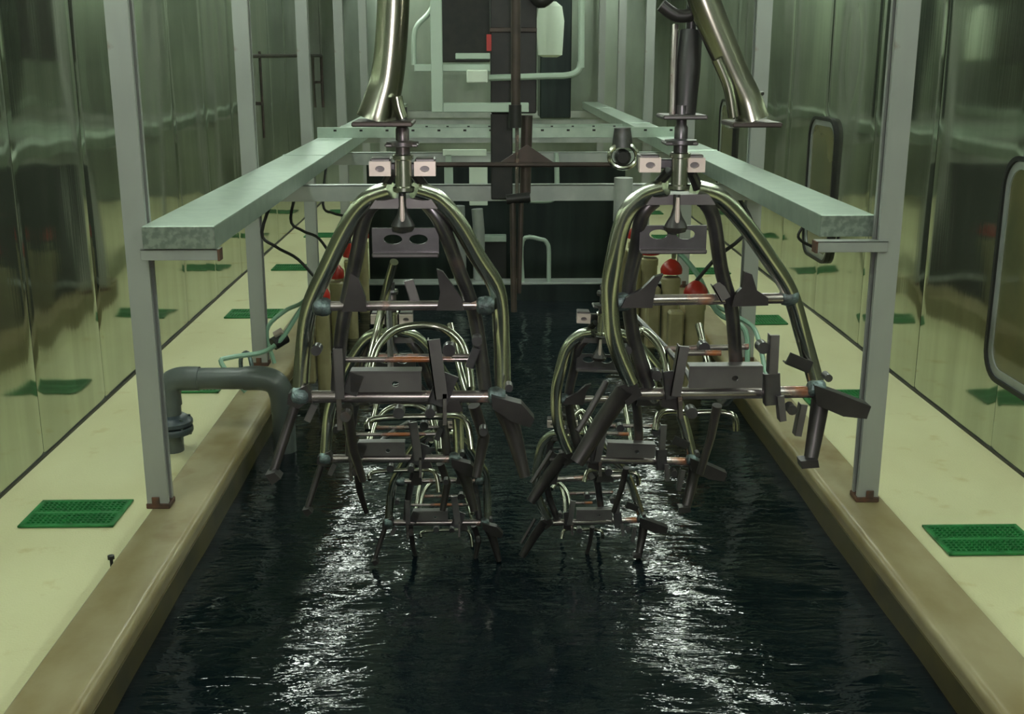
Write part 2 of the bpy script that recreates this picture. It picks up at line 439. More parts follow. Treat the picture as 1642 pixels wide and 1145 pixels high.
# upper perforated strut rails crossing the far end
for k,(y,z,col,lab) in enumerate(((8.55,1.335,'tray','pale perforated strut rail crossing the tunnel, nearer and lower of two'),(10.6,1.24,'tray','pale strut rail crossing the tunnel further back and higher'))):
    mb=MB().box((-1.22,y,z-.075),(1.48,y+.003,z),.001).box((-1.22,y,z-.003),(1.48,y+.04,z),.001)
    o=single('strut_rail', mb, col, lab, 'rail', 'strut rails crossing the tunnel', smooth=False)
    for q in range(14):
        x=-1.1+q*.19; MB().box((x,y-.002,z-.028),(x+.022,y+.0005,z-.014)).build('slot', M['dark'], o, False, origin=o.location)

# ================================================================== green floor grates
def make_grate(cx, cy, label):
    w_, d_ = .385, .28
    t=Thing('floor_grate',(cx,cy,0),label,'grate','green grates let into the walkway')
    t.part('pit_shade_sheet', MB().box((cx-w_/2+.004,cy-d_/2+.004,0.0005),(cx+w_/2-.004,cy+d_/2-.004,.003)), 'dark', smooth=False)  # dark sheet on the uncut floor, painted shade of the pit below
    mb=MB(); z0,z1=.003,.012
    for a,b in (((-w_/2,-d_/2),(w_/2,-d_/2+.016)),((-w_/2,d_/2-.016),(w_/2,d_/2)),((-w_/2,-d_/2),(-w_/2+.016,d_/2)),((w_/2-.016,-d_/2),(w_/2,d_/2)),((-w_/2,-.012),(w_/2,.012))):
        mb.box((cx+a[0],cy+a[1],z0),(cx+b[0],cy+b[1],z1),.001)
    n=19
    for q in range(1,n): 
        x=cx-w_/2+w_*q/n; mb.box((x-.0035,cy-d_/2+.01,z0),(x+.0035,cy+d_/2-.01,z1-.001))
    for q in range(1,12):
        y=cy-d_/2+d_*q/12; mb.box((cx-w_/2+.01,y-.0042,z0),(cx+w_/2-.01,y+.0042,z1-.001))
    t.part('grid', mb, 'green', smooth=False); return t
g0=None
for side,X,ys,nm in ((0,-1.70,[4.475+1.9*k for k in range(6)],'left'),(1,1.955,[4.12+1.93*k for k in range(6)],'right')):
    for k,y in enumerate(ys):
        lab='green plastic floor grate in the %s walkway, %s from the camera'%(nm, ordn[k])
        if g0 is None: g0=make_grate(X,y,lab).e
        else:
            c=copy_tree(g0); c.location=(X,y,0); c['label']=lab

# ================================================================== grey pipe over the left rim
py_=5.27
p=Thing('overflow_pipe',(-1.51,py_,0),'grey plastic pipe arching over the left tank rim into the liquid','pipe')
zt=CAMZ-1.49
p.part('riser', MB().tube([(-1.51,py_,0.0),(-1.51,py_,zt-.10)],.052,20), 'pvc')
p.part('elbow', MB().tube([(-1.51,py_,zt-.13),(-1.51,py_,zt-.06),(-1.49,py_,zt-.017),(-1.445,py_,zt),(-1.36,py_,zt)],.058,20), 'pvc')
p.part('cross_pipe', MB().tube([(-1.38,py_,zt),(-1.12,py_,zt)],.052,20), 'pvc')
p.part('elbow', MB().tube([(-1.15,py_,zt),(-1.06,py_,zt),(-1.0,py_,zt-.025),(-.975,py_,zt-.085),(-.972,py_,zt-.16)],.058,20), 'pvc')
p.part('drop_pipe', MB().tube([(-.972,py_,zt-.14),(-.972,py_,WATER-.1)],.055,20), 'pvc')
fl=MB(); 
fl.lathe((-1.51,py_,.10),[(.06,-.01),(.098,-.008),(.102,0),(.102,.018),(.098,.024),(.06,.026)],28); fl.lathe((-1.51,py_,.135),[(.06,-.004),(.098,-.002),(.102,.002),(.102,.018),(.096,.026),(.06,.05)],28)
p.part('flange', fl, 'pvc_dark')
for k in range(6):
    a=2*PI*k/6+.3; p.part('flange_bolt', MB().lathe((-1.51+.085*math.cos(a),py_+.085*math.sin(a),.10),[(.007,-.025),(.007,-.012),(.0095,-.012),(.0095,.06),(.007,.06),(.007,.075)],8), 'weld')
single('rim_bolt', MB().lathe((-1.312,3.72,.0),[(.006,0),(.006,.145),(.012,.145),(.012,.158),(.006,.16)],8), 'dark', 'small dark bolt sticking up beside the left rim near the front','bolt')
single('pipe_clamp', MB().tube([(-1.34,6.1,.14),(-1.34,6.1,.24),(-1.30,6.1,.27),(-1.27,6.05,.19),(-1.27,6.05,.14)],.012,8), 'weld','bent dark clamp on the left rim behind the grey pipe','clamp')

# ================================================================== motorcycle frames
YF=1.95
def make_frame(S, bar_c, label, group):
    """S: dict of pixel polylines (x, y, depth offset) measured on the nearest frame; converted to metres on its own cross-section"""
    org = U(bar_c[0], bar_c[1], YF)
    T = Thing('motorcycle_frame', org, label, 'motorcycle frame', group)
    def W(q): return U(q[0], q[1], YF+(q[2] if len(q)>2 else 0))
    def tube(name, pts, rpx, m, seg=12, parent=None, label=None, smooth=True):
        rr=[px2m(r,YF) for r in rpx] if isinstance(rpx,(list,tuple)) else px2m(rpx,YF)
        return T.part(name, MB().tube([W(q) for q in pts], rr, seg, smooth), m, parent, label)
    hx,hy0,hy1 = S['head']
    # head tube with collars
    a=W((hx,hy0,-.06)); b=W((hx,hy1,-.06)); r=px2m(13,YF)
    H=a.z-b.z
    ht=T.part('head_tube', MB().lathe((a.x,a.y,b.z),[(r*1.15,0),(r*1.3,H*.04),(r*1.3,H*.13),(r,H*.16),(r,H*.84),(r*1.25,H*.87),(r*1.25,H*.97),(r*1.1,H)],24),'steel')
    T.part('spindle', MB().lathe((a.x,a.y,a.z),[(r*.85,0),(r*.85,.012),(r*1.9,.014),(r*1.9,.020),(r*.8,.022),(r*.8,.040),(r*.62,.044),(r*.62,.075)],20),'darksteel')
    # lock plate on the spindle
    T.part('top_plate', MB().box((a.x-.028,a.y-.02,a.z+.012),(a.x+.026,a.y+.03,a.z+.018),.002),'plate')
    # square lugs either side of the head
    for (lx,ly) in S['lugs']:
        c=W((lx,ly,-.06)); wq,hq=px2m(33,YF),px2m(22,YF)
        lug=T.part('lug', MB().holed(c.x,c.z,c.y,wq,hq,.02,[(c.x,c.z,wq*.22,hq*.22)]),'pinkmetal',smooth=False)
        T.part('lug_back', MB().box((c.x-wq*.47,c.y+.012,c.z-hq*.47),(c.x+wq*.47,c.y+.05,c.z+hq*.7),.002),'plate')
    l0=W((*S['lugs'][0],-.03)); l1=W((*S['lugs'][1],-.03))
    T.part('lug_bar', MB().box((l0.x,l0.y,l0.z-.006),(l1.x,l1.y+.016,l1.z+.010),.002),'darksteel')
    T.part('neck_stay', MB().tube([(b.x-r*1.3,b.y+.01,b.z+.03),(b.x-r*2.6,b.y+.04,b.z+.0),(b.x-r*3.4,b.y+.06,b.z-.03)],r*.62,10),'black')
    T.part('neck_stay', MB().tube([(b.x+r*1.3,b.y+.01,b.z+.03),(b.x+r*2.6,b.y+.04,b.z+.0),(b.x+r*3.4,b.y+.06,b.z-.03)],r*.62,10),'black')
    # pan plate under head, cone nut and stem
    x0,x1,yy=S['pan']; A=W((x0,yy,-.04)); B=W((x1,yy,-.04))
    T.part('pan_plate', MB().prism([(A.x,A.y,A.z-.005),(A.x+.012,A.y,A.z+.012),(B.x-.012,A.y,A.z+.012),(B.x,A.y,A.z-.005)],(0,.05,0)),'plate',smooth=False)
    cx,cy=S['cone']; c=W((cx,cy,-.05))
    T.part('stem_nut', MB().lathe((c.x,c.y,c.z-.02),[(.004,-.004),(.017,0),(.020,.008),(.016,.016),(.010,.026),(.006,.040),(.006,.062)],16),'black')
    T.part('stem', MB().lathe((c.x,c.y-.012,c.z-.012),[(.0035,0),(.0042,.02),(.0035,.035),(.003,.05)],10),'pinkmetal')
    # gusset with two oval holes
    gx0,gx1,gy0,gy1,hs=S['gusset']; A=W((gx0,gy0,0)); B=W((gx1,gy1,0))
    gx=(A.x+B.x)/2; gz=(A.z+B.z)/2; ww=abs(B.x-A.x); hh=abs(A.z-B.z)
    g=T.part('neck_gusset', MB().holed(gx,gz,A.y,ww,hh,.006,[(W((h,hy,0)).x,W((h,hy,0)).z,px2m(15,YF),px2m(8,YF)) for h,hy in hs]),'darksteel',smooth=False)
    T.part('gusset_lip', MB().box((gx-ww*.5,A.y-.012,gz-hh/2-.004),(gx+ww*.5,A.y+.006,gz-hh/2+.004),.002),'plate',g)
    # main tubes
    for pts in S['outer']:
        tube('main_tube', pts, 14.5, 'steel', 16)
    for pts in S['inner']:
        tube('down_tube', pts, 12, 'darksteel', 14)
    for pts,r_ in S['cross']: tube('cross_tube', pts, r_, 'rusttube', 12, smooth=False)
    for pts in S['bar']:
        bt=tube('main_bar', pts, 11, 'rusttube', 14, smooth=False, label='wide bar with rusty weld marks')
    for (jx,jy,jd) in S['joints']:
        c=W((jx,jy,jd)); T.part('weld_joint', MB().lathe((c.x-.012,c.y,c.z),[(.010,-.008),(.015,-.004),(.0178,.008),(.0165,.018),(.012,.024)],12,'x'),'weld')
    # mounting plate above the bar, slot and hole
    x0,x1,y0,y1,hx_,hy_=S['mount']; A=W((x0,y0,.06)); B=W((x1,y1,.06))
    h_=W((hx_,hy_,.06))
    mp=T.part('mount_plate', MB().holed((A.x+B.x)/2,(A.z+B.z)/2,A.y,B.x-A.x,A.z-B.z,.005,[(h_.x,h_.z,px2m(6,YF),px2m(5,YF))]),'plate',smooth=False)
    T.part('fold', MB().box((A.x,A.y,A.z-.002),(B.x,A.y+.03,A.z+.003),.001),'plate',mp)
    for (xa,ya,xb,yb,wd,d_,m_) in S['tabs']:
        A=W((xa,ya,d_)); B=W((xb,yb,d_)); hw=px2m(wd,YF)/2
        n=(B-A).normalized(); sdir=Vector((-n.z,0,n.x))*hw
        tb=T.part('bracket', MB().prism([A-sdir,A+sdir,B+sdir,B-sdir],(0,.006,0)).prism([A-sdir,A-sdir*.8,B-sdir*.8,B-sdir],(0,.022,0)),m_,smooth=False)
    for pts,r_ in S['rear']:
        tube('rear_rail', pts, r_, 'chrome', 12)
    for pts,r_ in S['legs']:
        tube('stand_leg', pts, r_, 'legsteel', 12, smooth=False)
    for poly,d_,th in S['pegs']:
        T.part('peg_bracket', MB().prism([W((q[0],q[1],d_)) for q in poly],(0,th,0)),'legsteel',smooth=False)
    for (nx_,ny_,d_,rr) in S['nuts']:
        c=W((nx_,ny_,d_)); rr*=.8; T.part('bush', MB().lathe((c.x,c.y,c.z),[(rr*.5,-.012),(rr,-.012),(rr,.014),(rr*.6,.014)],12,'y'),'darksteel')
    return T.e, org

SL=dict(head=(646,247,308), lugs=[(609,271),(681,271)], pan=(592,702,330), cone=(646,350),
  gusset=(596,704,366,408,[(630,384),(671,384)]),
  outer=[[(628,304,-.04),(592,318,-.02),(562,354,.0),(527,424,.03),(497,492,.06),(487,560,.08),(482,628,.08)],
         [(664,304,-.04),(700,318,-.02),(733,355,.0),(766,412,.03),(797,465,.06),(804,540,.08),(806,622,.08)]],
  inner=[[(606,322,0),(586,345,0),(570,420,.03),(553,500,.06),(545,560,.08),(541,625,.085)],
         [(684,326,0),(708,360,0),(735,430,.03),(757,490,.06),(768,545,.08),(778,622,.085)]],
  cross=[([(515,491,.05),(786,489,.05)],8.5),([(540,577,.085),(762,576,.085)],5),([(600,402,.02),(700,402,.02)],5),([(600,572,.3),(760,572,.3)],6)],
  bar=[[(490,636,.08),(800,636,.08)]], joints=[(485,634,.07),(800,634,.07),(520,492,.05),(782,490,.05)],
  mount=(561,676,598,628,634,616),
  tabs=[(541,560,545,640,16,.055,'plate'),(543,640,545,690,9,.06,'rusttube'),(695,545,708,640,22,.05,'plate'),(713,632,713,682,7,.05,'rusttube'),
        (572,600,560,632,26,.06,'darksteel'),(720,600,700,650,34,.06,'darksteel'),
        (504,650,492,676,12,.06,'plate'),(752,590,764,560,14,.06,'darksteel'),(655,450,668,492,16,.06,'plate')],
  rear=[([(592,602,.25),(606,556,.3),(640,527,.34),(700,524,.36),(738,548,.34),(752,590,.3),(756,624,.25)],8),
        ([(541,628,.09),(575,640,.3),(598,560,.5),(618,470,.55),(632,420,.5)],9),
        ([(778,626,.09),(758,650,.3),(740,600,.5),(722,520,.6)],8),
        ([(590,690,.12),(600,672,.14),(700,668,.16),(745,672,.14),(756,720,.12)],6)],
  legs=[([(474,648,.09),(460,690,.08),(435,768,.05)],[9,9,8]),([(800,640,.09),(822,690,.1),(842,765,.08)],[17,16,10]),
        ([(760,650,.12),(776,700,.14),(764,765,.12)],[11,11,8]),([(556,650,.12),(566,720,.14),(582,770,.16)],[10,9,7])],
  pegs=[([(788,636),(836,648),(857,672),(850,686),(820,676),(790,656)],.04,.03),([(462,632),(492,618),(500,640),(478,656),(460,648)],.06,.03),
        ([(425,762),(440,758),(450,768),(436,778)],.03,.03),([(700,628),(735,640),(742,660),(712,662)],.07,.02),([(700,432),(710,436),(740,478),(744,498),(700,498),(706,470)],.025,.012),([(562,438),(574,446),(586,478),(588,500),(548,500),(556,470)],.02,.012)],
  nuts=[(816,620,.03,.009),(690,660,.1,.012),(508,560,.05,.012),(765,545,.05,.012),(555,666,.05,.012),(640,660,.12,.014),(775,690,.06,.010),(720,560,.2,.016)])
SR=dict(head=(1091,244,305), lugs=[(1043,265),(1114,265)], pan=(1036,1148,324), cone=(1084,352),
  gusset=(1026,1132,362,402,[(1056,376),(1100,376)]),
  outer=[[(1068,300,-.04),(1034,312,-.02),(1003,345,-.01),(986,410,.0),(978,470,.02),(985,545,.03),(1012,612,.05)],
         [(1114,302,-.02),(1150,314,.0),(1188,352,.03),(1230,410,.07),(1266,468,.10),(1288,540,.12),(1308,612,.12)]],
  inner=[[(1050,322,0),(1030,345,0),(1020,400,.03),(1008,470,.05),(1016,540,.07),(1040,620,.08)],
         [(1128,322,0),(1144,350,.01),(1156,430,.05),(1172,490,.08),(1178,550,.10),(1182,618,.11)]],
  cross=[([(1000,482,.04),(1268,478,.10)],9.5),([(1092,566,.085),(1156,566,.085)],5),([(1040,398,.02),(1130,398,.02)],5),([(1060,560,.3),(1200,556,.3)],6)],
  bar=[[(1008,632,.07),(1312,628,.12)]], joints=[(1012,628,.06),(1312,622,.11),(1000,484,.04),(1268,476,.1)],
  mount=(1106,1222,590,622,1179,607),
  tabs=[(1097,556,1083,636,18,.05,'plate'),(1090,636,1092,672,8,.05,'rusttube'),(1243,538,1240,600,16,.06,'plate'),(1252,636,1256,676,12,.06,'plate'),
        (1238,600,1240,650,28,.07,'darksteel'),(1074,596,1078,640,24,.06,'darksteel'),
        (1290,650,1280,700,12,.1,'plate'),(1150,455,1164,480,18,.05,'plate'),(1264,575,1300,590,22,.1,'black')],
  rear=[([(1072,610,.25),(1060,560,.3),(1030,530,.34),(1010,545,.3)],8),
        ([(1040,622,.08),(1050,640,.25),(1040,590,.45),(1010,520,.55)],8),
        ([(1182,620,.11),(1160,645,.25),(1140,600,.5),(1120,520,.6)],8),
        ([(1180,690,.14),(1172,664,.14),(1110,662,.16),(1060,662,.14),(1050,690,.12)],6)],
  legs=[([(1316,640,.12),(1308,690,.11),(1298,748,.08)],[17,15,12]),([(1004,622,.05),(966,676,.07),(925,742,.05)],[16,16,13]),
        ([(972,612,.02),(948,655,.0),(926,692,-.02)],[6,6,5]),([(1150,650,.12),(1140,700,.14),(1122,760,.14)],[9,8,7])],
  pegs=[([(1306,618),(1346,632),(1397,652),(1390,672),(1352,668),(1310,650)],.09,.035),([(990,620),(1020,612),(1030,634),(1006,652)],.04,.03),
        ([(1284,740),(1312,738),(1314,750),(1286,752)],.06,.03),([(1064,626),(1096,640),(1090,660),(1060,652)],.07,.02),([(1050,444),(1064,440),(1052,462),(1046,494),(996,494),(1004,478),(1030,464)],.015,.014),([(1194,436),(1206,440),(1214,466),(1232,478),(1232,490),(1174,492),(1178,474),(1190,462)],.05,.014)],
  nuts=[(1326,604,.05,.009),(1128,556,.2,.014),(1222,556,.08,.014),(1268,655,.08,.012),(1005,560,.05,.010),(1108,660,.12,.014),(1052,600,.05,.012)])
GL='steel motorcycle frames hanging nose up over the tank'
FL,oL = make_frame(SL,(645,636),'bare steel motorcycle frame hanging on the left, nearest of the left row',GL)
FR,oR = make_frame(SR,(1163,632),'bare steel motorcycle frame hanging on the right, nearest of the right row',GL)
def place(src, px, py, Y, label, rz=0.0):
    c=copy_tree(src); c.location=U(px,py,Y); c.rotation_euler=(0,0,rz); c['label']=label; return c
F2L=place(FL,629,738,2.95,'steel motorcycle frame hanging lower behind the nearest left frame, second of its row')
F3L=place(FL,704,842,3.92,'steel motorcycle frame at the left touching the liquid, lowest of its row')
F2R=place(FR,1008,742,2.95,'steel motorcycle frame hanging lower behind the nearest right frame, second of its row'); F2R.rotation_euler=(0,.05,0)
F3R=place(FR,950,842,3.92,'steel motorcycle frame at the right touching the liquid, lowest of its row')

# ================================================================== hanging gear above the near frames
def hang_arm(name,pts,rpx,Y,label,platepx,second=None):
    P_=[U(q[0],q[1],Y+(q[2] if len(q)>2 else 0)) for q in pts]
    pl=U(platepx[0],platepx[2],Y); pr=U(platepx[1],platepx[2],Y)
    t=Thing(name,(P_[-1].x,P_[-1].y,P_[-1].z),label,'hanger','shiny tube hangers above the near frames')
    q0=P_[0]; dd=(P_[0]-P_[1]).normalized(); q1=q0+dd*.12; q2=q1+Vector((dd.x*.1,0,.16)); P_=[Vector((q2.x,q2.y,3.35)),Vector((q2.x,q2.y,2.9)),q2+Vector((0,0,.25)),q2,q1]+P_
    t.part('arm_tube', MB().tube(P_,[px2m(r,Y) for r in [rpx[0]]*5+list(rpx)],20),'chrome')
    t.part('foot_plate', MB().box((pl.x,pl.y-.045,pl.z-.005),(pr.x,pr.y+.05,pr.z+.003),.002),'brown')
    if second:
        t.part('side_stay', MB().tube([U(q[0],q[1],Y+q[2]) for q in second],px2m(9,Y),12),'chrome')
    return t
hl=hang_arm('steel_hanger',[(632,-40),(630,20),(626,80),(620,130),(611,165),(604,192)],[25,25,25,26,29,33],1.88,'thick shiny steel tube flaring onto a flat plate above the left frame',(568,664,196),[(636,155,-.03),(640,175,-.03),(645,190,-.03)])
hr=hang_arm('steel_hanger',[(1108,-60),(1128,0),(1152,60),(1178,120),(1197,160),(1206,192)],[25,25,24,23,24,27],1.88,'slanting shiny steel tube ending on a small plate right of the right frame',(1166,1244,197),[(1150,95,-.02),(1168,140,-.02),(1176,188,-.02)])
hr.part('lower_lip', MB().box(tuple(U(1168,206,1.85)),tuple(U(1180,200,1.88)),.001),'steel')
hr.part('link_rod', MB().tube([U(1208,196,1.9),U(1206,150,1.92),U(1222,150,1.95)],.004,8,False),'black')
t=Thing('damper',U(1092,186,1.9),'black cylindrical damper standing on a flat plate above the right frame','damper')
a=U(1092,186,1.9)
t.part('foot_plate', MB().box((a.x-.035,a.y-.04,a.z-.004),(a.x+.037,a.y+.04,a.z+.003),.002),'plate')
t.part('barrel', MB().tube([U(1098,184,1.9),U(1103,110,1.91),U(1108,50,1.92)],[px2m(r,1.9) for r in (17,20,18)],18,False),'black')
t.part('side_rod', MB().tube([U(1078,184,1.89),U(1080,110,1.90),U(1083,40,1.92)],px2m(5,1.9),10,False),'rusttube')
t.part('top_fitting', MB().tube([U(1060,8,1.9),U(1085,25,1.9),U(1112,22,1.9),U(1120,6,1.9)],px2m(10,1.9),12),'black')
tp=U(1108,50,1.92); t.part('hanger_bolt', MB().tube([tp,(tp.x,tp.y,3.35)],px2m(8,1.9),12,False),'black')
# flat links that chain each lower frame to the one in front of it
def link(p, F, src, lab):
    hx_,hy_ = (646,247) if src is oL else (1091,244)
    h=F.rotation_euler.to_matrix()@(U(hx_,hy_,YF-.06)-src)+F.location; h=Vector((h.x,h.y,h.z+.05))
    mb=MB().tube([p,(p.x,p.y+.10,p.z+.02),(h.x,h.y-.1,h.z+.03),h],.006,8)
    mb.lathe(tuple(h),[(.016,-.006),(.018,0),(.016,.006)],12)
    single('link_bar', mb,'darksteel',lab,'link','links chaining the lower frames')
dL=F2L.location-oL; dR=F2R.location-oR
link(U(620,628,YF+.10),F2L,oL,'dark link from the nearest left frame back to the second left frame')
link(U(620,628,YF+.10)+dL,F3L,oL,'dark link from the second left frame back to the lowest left frame')
link(U(1106,624,YF+.10),F2R,oR,'dark link from the nearest right frame back to the second right frame')
link(U(1106,624,YF+.10)+dR,F3R,oR,'dark link from the second right frame back to the lowest right frame')
# overhead conveyor rail that everything hangs from
single('conveyor_rail', MB().box((-.55,1.8,3.35),(.95,2.0,3.40)).box((-.1,4.8,3.35),(.4,5.0,3.40)).box((-.3,5.7,3.35),(.7,6.1,3.40)).box((-.1,10.1,3.35),(.8,10.8,3.40)).box((-.05,-3.5,3.40),(.33,14,3.46)).box((.12,-3.5,3.46),(.16,14,CEIL)),'brown','dark overhead conveyor carrying the hangers','conveyor',smooth=False)

# ================================================================== centre: dark column, brown pole with cross arm, ring clamp
YP=4.9
pole=Thing('hanging_pole',U(828,500,YP),'slender brown pole hanging in the middle with a cross arm','pole')
pole.part('upper_pole', MB().tube([(U(827,180,YP).x,YP,3.35),U(827,0,YP),U(827,182,YP)],px2m(7.5,YP),12,False),'brown')
pole.part('sleeve', MB().tube([U(826,168,YP),U(826,205,YP)],px2m(10,YP),12,False),'black')
pole.part('lower_pole', MB().tube([U(845,185,YP+.05),U(842,310,YP+.05)],px2m(9,YP),12,False),'brown')
pole.part('twin_rod', MB().tube([U(822,320,YP),U(824,500,YP)],px2m(5,YP),10,False).tube([U(836,318,YP+.02),U(832,470,YP+.02)],px2m(4,YP),10,False),'brown')
pole.part('side_rod', MB().tube([U(829,195,YP),U(829,310,YP)],px2m(3,YP),8,False),'rusttube')
pole.part('cross_arm', MB().tube([U(695,264,YP),U(1000,264,YP)],px2m(4,YP),10,False),'brown')
A=U(800,262,YP); B=U(890,262,YP); Cc=U(845,232,YP)
pole.part('gusset', MB().prism([A,B,Cc],(0,.008,0)),'brown',smooth=False)
pole.part('lower_clamp', MB().tube([U(812,320,YP),U(850,316,YP)],px2m(8,YP),12,False),'black')
cl=Thing('ring_clamp',U(998,330,YP),'grey stub pipe with a round steel ring at the right end of the cross arm','clamp')
c0=U(998,262,YP)
ringm=MB(); rr_=px2m(22,YP)
ringm.tube([(c0.x+rr_*math.cos(2*PI*k/20),c0.y-.02,c0.z+px2m(12,YP)+rr_*math.sin(2*PI*k/20)*.85) for k in range(21)],px2m(4,YP),8,False)
cl.part('ring', ringm,'steel'); cl.part('plug', MB().lathe((c0.x,c0.y-.03,c0.z+px2m(10,YP)),[(px2m(9,YP),0),(px2m(13,YP),.01),(px2m(13,YP),.05)],14,'y'),'black')
cl.part('stub_pipe', MB().tube([U(1000,285,YP),U(998,355,YP)],px2m(15,YP),16,False),'beam')
cl.part('cap', MB().tube([U(998,205,YP),U(998,236,YP)],[px2m(13,YP),px2m(17,YP)],14,False),'darksteel')
YD=6.0
def ubox(x0,y0,x1,y1,Y,dep,bev=.004):
    a=U(x0,y0,Y); b=U(x1,y1,Y); return MB().box((a.x,Y,b.z),(b.x,Y+dep,a.z),bev)
col=Thing('lift_column',U(822,320,YD),'black upright column behind the brown pole','column')
a=U(787,182,YD); b=U(860,182,YD); c_=U(822,320,YD)
col.part('upper_column', MB().box((a.x,YD,a.z),(b.x,YD+.3,3.35),.005),'black')
col.part('lower_column', MB().box((a.x,YD,c_.z),(c_.x,YD+.25,a.z),.005),'black')
col.part('band', ubox(785,44,861,52,YD-.01,.02),'brown')
ef=Thing('tube_gantry',U(700,180,5.8),'pale square tube gantry hanging at the far end left of the pole','gantry')
a=U(692,165,5.8); b=U(848,180,5.8)
ef.part('upright', MB().box((a.x,5.8,b.z),(U(708,0,5.8).x,5.85,CEIL),.003),'lightgreen')
ef.part('bottom_bar', MB().box((U(708,0,5.8).x,5.8,b.z),(b.x,5.85,a.z),.003),'lightgreen')
ef.part('middle_bar', ubox(664,103,786,115,5.82,.05),'lightgreen')
ef.part('short_bar', ubox(730,85,786,95,5.87,.05),'lightgreen')
single('junction_box', ubox(748,112,782,133,5.73,.08,.005),'whitebox','small white box beside the black column at the far end','box')
def hoop(pts,Y,r,label,name='tube_hoop'):
    return single(name, MB().tube([U(q[0],q[1],Y) for q in pts],px2m(r,Y),10),'lightgreen',label,'hoop','bent tube guard hoops')
hoop([(932,-450),(932,60),(931,100),(925,115),(908,121),(880,122),(784,125)],5.93,5,'pale bent tube hoop at top right of the black column')
hoop([(838,455),(838,386),(868,384),(877,390),(880,402),(880,440),(880,462)],8.80,3.5,'pale small bent tube hoop above the far end of the liquid')
hoop([(892,245),(893,300),(888,318),(876,322),(850,322)],8.372,4,'pale bent tube hoop right of the brown pole in front of beams')
hoop([(706,-20),(690,18),(670,40),(664,60),(664,104)],5.84,4,'pale bent tube at top left of the hanging frame')
dr=Thing('wrapped_motor',U(882,95,10.2),'white wrapped drum at the far end high beside the hoop','drum')
c=U(882,92,10.2)
dr.part('drum', MB().lathe((c.x,c.y,c.z),[(.06,0),(.105,.02),(.11,.1),(.12,.3),(.1,.42),(.05,.46)],20),'whitebox')
dr.part('strap', MB().tube([(c.x,c.y,c.z+.46),(c.x,c.y,3.4)],.02,8,False),'black')
single('duct_elbow', MB().tube([U(852,-20,5.96),U(866,2,5.96),U(884,-10,5.96)],.035,12),'black','black elbow at the very top right of the column','duct')
single('hanging_ribbon', ubox(780,55,788,82,5.985,.012,.001),'red','small red strip beside the black column','strip')
# shelf pieces and dark partition behind the tank end
single('partition_panel', MB().box((-.95,9.35,0),(1.15,9.40,CAMZ-.80),.004),'teal','dark sheet partition standing behind the far tank rim','panel',smooth=False)
single('side_cabinet', ubox(700,-200,786,100,10.6,.3,.01),'black','dark cabinet high at the far end behind the pale frame','cabinet')
tc_=Thing('tool_trolley',U(750,455,9.05),'low dark stand with a pale top bar behind the far rim','stand')
a=U(768,388,9.1); b=U(812,455,9.1)
tc_.part('body', MB().box((a.x,9.1,.0),(b.x,9.3,a.z),.004),'dark'); tc_.part('top_bar', ubox(764,379,812,388,9.05,.12),'tray')
bx=Thing('rear_bracket',U(735,320,8.53),'white L shaped bracket under the far beams left of the pole','bracket')
bx.part('upright', ubox(712,268,727,326,8.368,.02,.002),'lightgreen'); bx.part('top_arm', ubox(710,240,780,250,8.368,.04,.002),'whitebox')
bx.part('neck', ubox(714,248,724,270,8.368,.02,.002),'lightgreen')
single('valve_block', ubox(752,262,782,330,8.345,.045,.006),'whitebox','pale block hanging under the far beams','block')
single('pipe_bundle', MB().tube([U(735,330,8.88),U(738,440,8.88),(U(738,440,8.88).x,8.88,CURB-.01)],.05,12,False).tube([U(765,335,8.88),U(768,372,8.88),(U(768,440,8.88).x,8.88,CURB-.01)],.045,12,False),'beam','pair of short grey pipes below the far beams','pipe')
single('far_duct', ubox(868,-160,915,190,11.5,.5,.01),'teal','dark grey duct box at the far end behind the right hoop','duct')

# ================================================================== electrode cells with red caps along both sides
def make_cell(x,y,ztop,label,group='cream cells with red caps standing in the tank'):
    t=Thing('electrode_cell',(x,y,WATER),label,'electrode',group)
    t.part('body', MB().lathe((x,y,WATER-.15),[(.055,0),(.055,ztop-WATER+.02),(.06,ztop-WATER+.02),(.06,ztop-WATER+.06),(.05,ztop-WATER+.07)],20),'cream')
    t.part('cap', MB().lathe((x,y,ztop-.06),[(.05,0),(.066,.004),(.068,.03),(.060,.05),(.045,.07),(.022,.088),(.008,.095)],20),'red')
    t.part('side_box', MB().box((x-.15,y-.04,WATER+.08),(x-.065,y+.05,ztop-.14),.012),'cream')
    return t.e
cells=[]
zc=.60
c1=make_cell(1.18,6.25,zc,'cream electrode with red cap by the right rim, nearest on that side')
def cellcopy(x,y,label,sc=1.0,mir=1):
    c=copy_tree(c1); c.location=(x,y,WATER); c['label']=label; c.scale=(mir,1,sc); return c
cellcopy(1.155,6.95,'cream electrode with red cap by the right rim, second from the camera')
cellcopy(1.12,7.65,'cream electrode with red cap by the right rim, third from the camera')
cellcopy(1.12,8.35,'cream electrode with red cap by the right rim, fourth from the camera')
for k,y in enumerate((6.2,6.85,7.6,8.4)):
    cc=cellcopy(-.90,y,'cream electrode with red cap by the left rim, %s from the camera'%ordn[k]); cc.scale=(.72,.72,1)
def cable(pts,Y,label,m='dark',r=.009,name='power_cable',cat='cable',group='cables from the trays'):
    return single(name, MB().tube([U(q[0],q[1],Y+(q[2] if len(q)>2 else 0)) for q in pts],r,8),m,label,cat,group)
def cable3(pts,label,r=.009):
    return single('power_cable', MB().tube(pts,r,8),'dark',label,'cable','cables from the trays')
TB=CAMZ-.683
cable3([(-1.12,6.3,TB),U(420,372,6.3),U(443,396,6.3),U(478,416,6.25),(-.90,6.2,zc+.03)],'black cable drooping from the left tray to the nearest left electrode')
